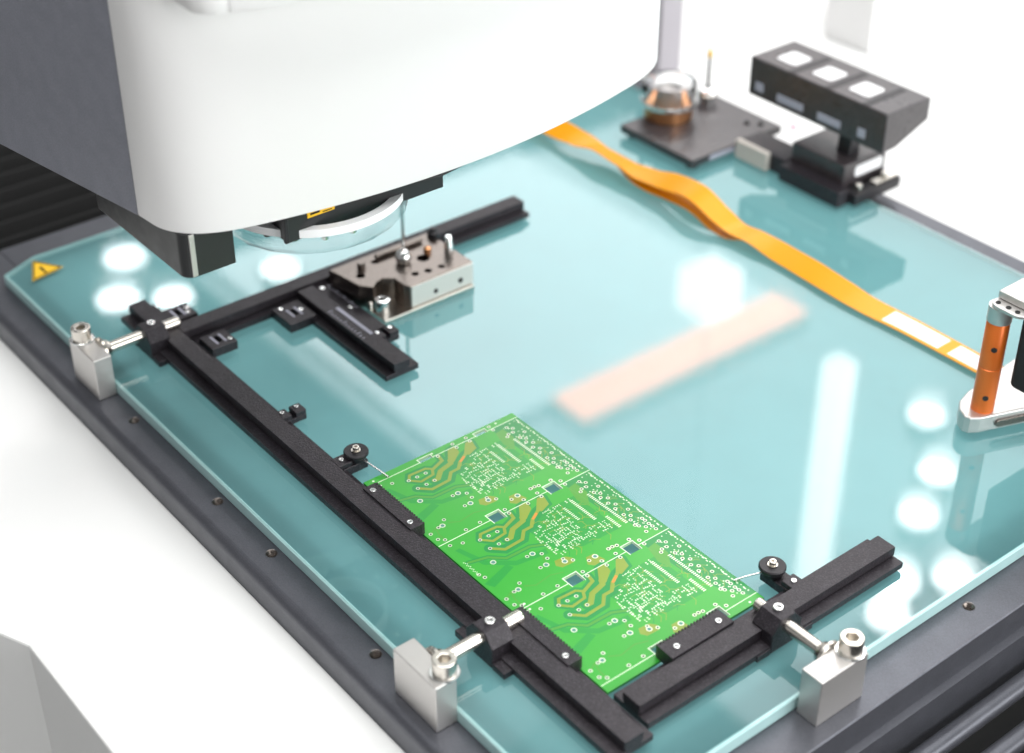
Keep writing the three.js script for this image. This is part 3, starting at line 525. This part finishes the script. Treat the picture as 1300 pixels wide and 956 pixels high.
// ------------------------------------------------------------------ black sensor with three white windows
{
  const t = thing('sensor_unit', 'black sensor arm with three white windows on top at the back right frame', 'sensor', [380, -8, -50]);
  const arm = [[362, 45], [376, 45.5], [409, 58], [409, 74], [408, 75], [363, 75], [362, 74]];
  const h = part('housing', extrZ(arm, -167, -36, 0.8), M.satin, t);
  for (const z of [-143, -108, -73]) part('white_window', extrY(rrect(373, 393, z - 9.5, z + 9.5, 3.5), 74.9, 75.5, 0.15), M.label, h);
  for (const z of [-127, -92, -57]) part('groove_strip', rbox(362.6, 404, 75, 75.25, z - 3, z + 3, 0.1), M.blackFine, h);
  part('pale_window', [rbox(361.6, 362.1, 50, 57, -160, -152, 0.2), rbox(361.6, 362.1, 49, 55, -138, -112, 0.2), rbox(361.6, 362.1, 49, 55, -98, -76, 0.2), rbox(361.6, 362.1, 50, 57, -60, -53, 0.2)], M.print, h);
  part('pillar', extrZ([[368, 26], [380, 26], [378, 52], [370, 52]], -82, -70, 0.8), M.blackFine, t);
  const b = part('base', rbox(354, 400, 9, 28, -112, -61, 1.2), M.satin, t);
  part('white_strip', extrX(rrect(-104, -68, 15, 24, 3), 399.9, 400.4, 0.1), M.label, b);
  part('white_strip', extrZ(rrect(366, 396, 15, 24, 3), -61.1, -60.6, 0.1), M.label, b);
  part('side_beam', rbox(342, 353.8, 0.6, 13, -112, -54, 0.8), M.black, t); part('rear_beam', rbox(348, 372, 0.6, 14, -158.5, -112.3, 0.8), M.black, t);
  part('beige_plate', rbox(343, 347.8, 1, 15.5, -158, -126, 0.6), M.beige, t);
  part('flange', rbox(354, 404, 0.6, 9, -112, -48, 1), M.blackFine, t);
  part('terminal', [rbox(378, 402, 9, 11, -56, -50, 0.3), rod(3, 5, [392, 9, -54], 'y'), rod(2.6, 4, [364, 9, -54], 'y')], M.steel, t);
  part('marker', rod(2.2, 1, [400, 10, -152], 'y', 0.2), std({ color: C(0.55, 0.03, 0.25), roughness: 0.5 }), t);
}
function rrect(x0, x1, z0, z1, r) { const o = [], q = [[x1 - r, z1 - r, 0], [x0 + r, z1 - r, 1], [x0 + r, z0 + r, 2], [x1 - r, z0 + r, 3]]; for (const [cx, cz, k] of q) for (let i = 0; i <= 5; i++) { const a = (k + i / 5) * Math.PI / 2; o.push([cx + r * Math.cos(a), cz + r * Math.sin(a)]); } return o; }
// ------------------------------------------------------------------ arm with the orange pin at the right
{
  const t = thing('swing_arm', 'grey metal arm with an upright orange pin beside the orange cable', 'arm', [240, 3, 190]);
  const pl = [[193, 174.5], [196, 168.5], [203, 163], [214, 160], [330, 150], [330, 215], [262, 205], [206, 184], [199, 181.5], [194, 178]];
  part('arm_plate', extrY(pl, 3, 14, 0.9), M.alu, t);
  const sl = extrX(rrect(-30, 30, 5.6, 10.2, 2.2), 0, 1, 0.2); sl.rotateY(-Math.atan2(205 - 184, 262 - 206) - Math.PI / 2); sl.translate(236.4 * K, 0, 195.9 * K);
  part('lever', sl, M.nickel, t);
  const px = 207.5, pz = 175.5;
  part('orange_pin', turned([[0, 14], [6.6, 14], [6.6, 43.4], [6.2, 43.8], [6.2, 44.2], [6.6, 44.6], [6.6, 73.4], [6.2, 74], [0, 74]], [px, 0, pz], 'y', 56), M.orange, t);
  const head = part('pin_head', turned([[0, 74], [6.7, 74], [7, 74.5], [7, 84], [0, 84]], [px, 0, pz], 'y', 56), M.alu, t);
  for (const [y, a] of [[58, -0.93], [25, -0.87]]) { const g = rod(1.7, 0.5, [0, 0, 0], 'z', 0.1, 20); g.translate(0, 0, 6.35 * K); g.rotateY(a); g.translate(px * K, y * K, pz * K); part('pin_hole', g, M.socket, t); }
  part('head_bar', extrY(rrect(px - 6.6, px + 6.6, pz - 5, pz + 18, 6.4), 84.1, 86, 0.4), M.alu, t);
  for (const z of [-1, 6, 12]) part('head_screw', capHead(1.5, 0.5, 0.9, [px - 2.5, 86, pz + z]), M.socket, t);
  part('top_block', rbox(px + 1.5, px + 95, 86.3, 91, 171, 218, 0.8), M.alu, t);
  part('black_body', extrY(rrect(206, 262, 189, 216, 5), 38, 85.8, 1.5), M.rubber, t);
}
// ------------------------------------------------------------------ white parts standing behind the table
{
  const p1 = thing('white_post', 'pale slim post standing right behind the clear jar', 'post', [452, -26, -350]);
  part('post', rbox(440, 466, -26, 108, -372, -344, 2), M.postGrey, p1);
  const p2 = thing('white_cabinet', 'pale cabinet edge far behind the black sensor', 'cabinet', [660, -26, -290]);
  part('body', rbox(622, 690, -26, 120, -318, -262, 3), M.white, p2);
}
// ------------------------------------------------------------------ lamps of the hall (mirrored in the glass)
{
  const disc = glow(0.97, 0.99, 1, 16);
  const spots = [[1875, -977, 36], [1740, -840, 36], [1606, -777, 36], [1430, -678, 36], [1515, -622, 36], [1347, -632, 36], [890, -2590, 48], [790, -2430, 48], [890, -2355, 44], [1150, -2310, 44]];
  spots.forEach(([x, z, r], i) => {
    const t = thing('hanging_lamp', i < 6 ? 'round white lamp hanging from the ceiling to the right of the machine' : 'round white lamp hanging from the ceiling far behind the white head', 'lamp', [x, 1400, z], i < 6 ? 'round lamps hanging right of the machine' : 'round lamps hanging behind the head');
    part('housing', turned([[0, 1401], [r + 6, 1401], [r + 10, 1405], [r, 1450], [12, 1462], [0, 1462]], [x, 0, z]), M.white, t);
    part('lamp_disc', turned([[0, 1400.2], [r, 1400.2], [r, 1400.9], [0, 1400.9]], [x, 0, z]), disc, t);
    part('cord', rod(2.5, 335, [x, 1462.5, z], 'y'), M.rubber, t);
    const s = new THREE.SpotLight(LAMP_WHITE, 0.14 * (r / 45) ** 2, 0, 1.1, 0.7); s.position.set(x * K, 1.38, z * K); s.target.position.set(x * K, 0, z * K); s.castShadow = true; s.shadow.radius = r / 20; scene.add(s, s.target);
  });
  const where = ['straight above the machine', 'farther off behind the machine, edged by a pinkish tube', 'to the right of the machine'];
  PANELS.forEach(([x, z, w, d, it], i) => {
    const t = thing('ceiling_panel_lamp', 'flat square white ceiling panel lamp ' + where[i], 'lamp', [x * 1000, CEIL * 1000 - 30, z * 1000]);
    part('diffuser', BX(x - w / 2, x + w / 2, CEIL - 0.03 - DROP[i], CEIL - 0.022 - DROP[i], z - d / 2, z + d / 2), glow(0.95, 0.98, 1, it * 0.6), t);
    part('panel_frame', BX(x - w / 2 - 0.01, x + w / 2 + 0.01, CEIL - 0.0215 - DROP[i], CEIL - 0.0005 - DROP[i], z - d / 2 - 0.01, z + d / 2 + 0.01), M.alu, t);
  });
  const pt = thing('tube_lamp', 'pinkish tube lamp along the edge of the farther ceiling panel', 'lamp', [1985, 1757, -1780]);
  part('diffuser', BX(1.6, 2.37, CEIL - 0.089, CEIL - 0.076, -1.84, -1.72), glow(1, 0.38, 0.24, 3.5), pt);
  part('panel_frame', BX(1.595, 2.375, CEIL - 0.0755, CEIL - 0.032, -1.843, -1.717), M.alu, pt);
  const w = WINDOW, t = thing('bright_window', 'wide bright window in the wall behind the camera', 'window', [w.at[0] * 1000, 0, w.at[2] * 1000]);
  part('window_pane', BX(w.at[0] - w.w / 2, w.at[0] + w.w / 2, w.at[1] - w.h / 2, w.at[1] + w.h / 2, w.at[2], w.at[2] + 0.01), glow(0.95, 0.98, 1, 1.5), t);
  part('window_frame', [BX(w.at[0] - w.w / 2 - 0.05, w.at[0] + w.w / 2 + 0.05, w.at[1] - w.h / 2 - 0.05, w.at[1] + w.h / 2 + 0.05, w.at[2] + 0.012, w.at[2] + 0.036)], M.white, t);
  // bars and boxes of light that hang behind the machine
  function lightBox(name, label, x0, x1, y0, y1, z0, z1, color, k, face) {
    const b = thing(name, label, 'lamp', [(x0 + x1) / 2, y0, (z0 + z1) / 2]);
    part('lamp_diffuser', rbox(x0, x1, y0, y1, z0, z1, 4), glow(color.r, color.g, color.b, k), b);
    part('hanger', [rod(0.8, 1797 - y1, [(x0 + x1) / 2, y1 + 1, (z0 + z1) / 2], 'y')], M.alu, b);
    return b;
  }
  lightBox('light_tube', 'upright white tube lamp behind the machine', 1150, 1190, 805, 1320, -690, -650, LAMP_WHITE, 6.5);
  lightBox('light_box', 'small white box lamp hanging behind the machine', 1165, 1245, 800, 880, -1020, -945, LAMP_WHITE, 6.5);
}
renderer.render(scene, camera);
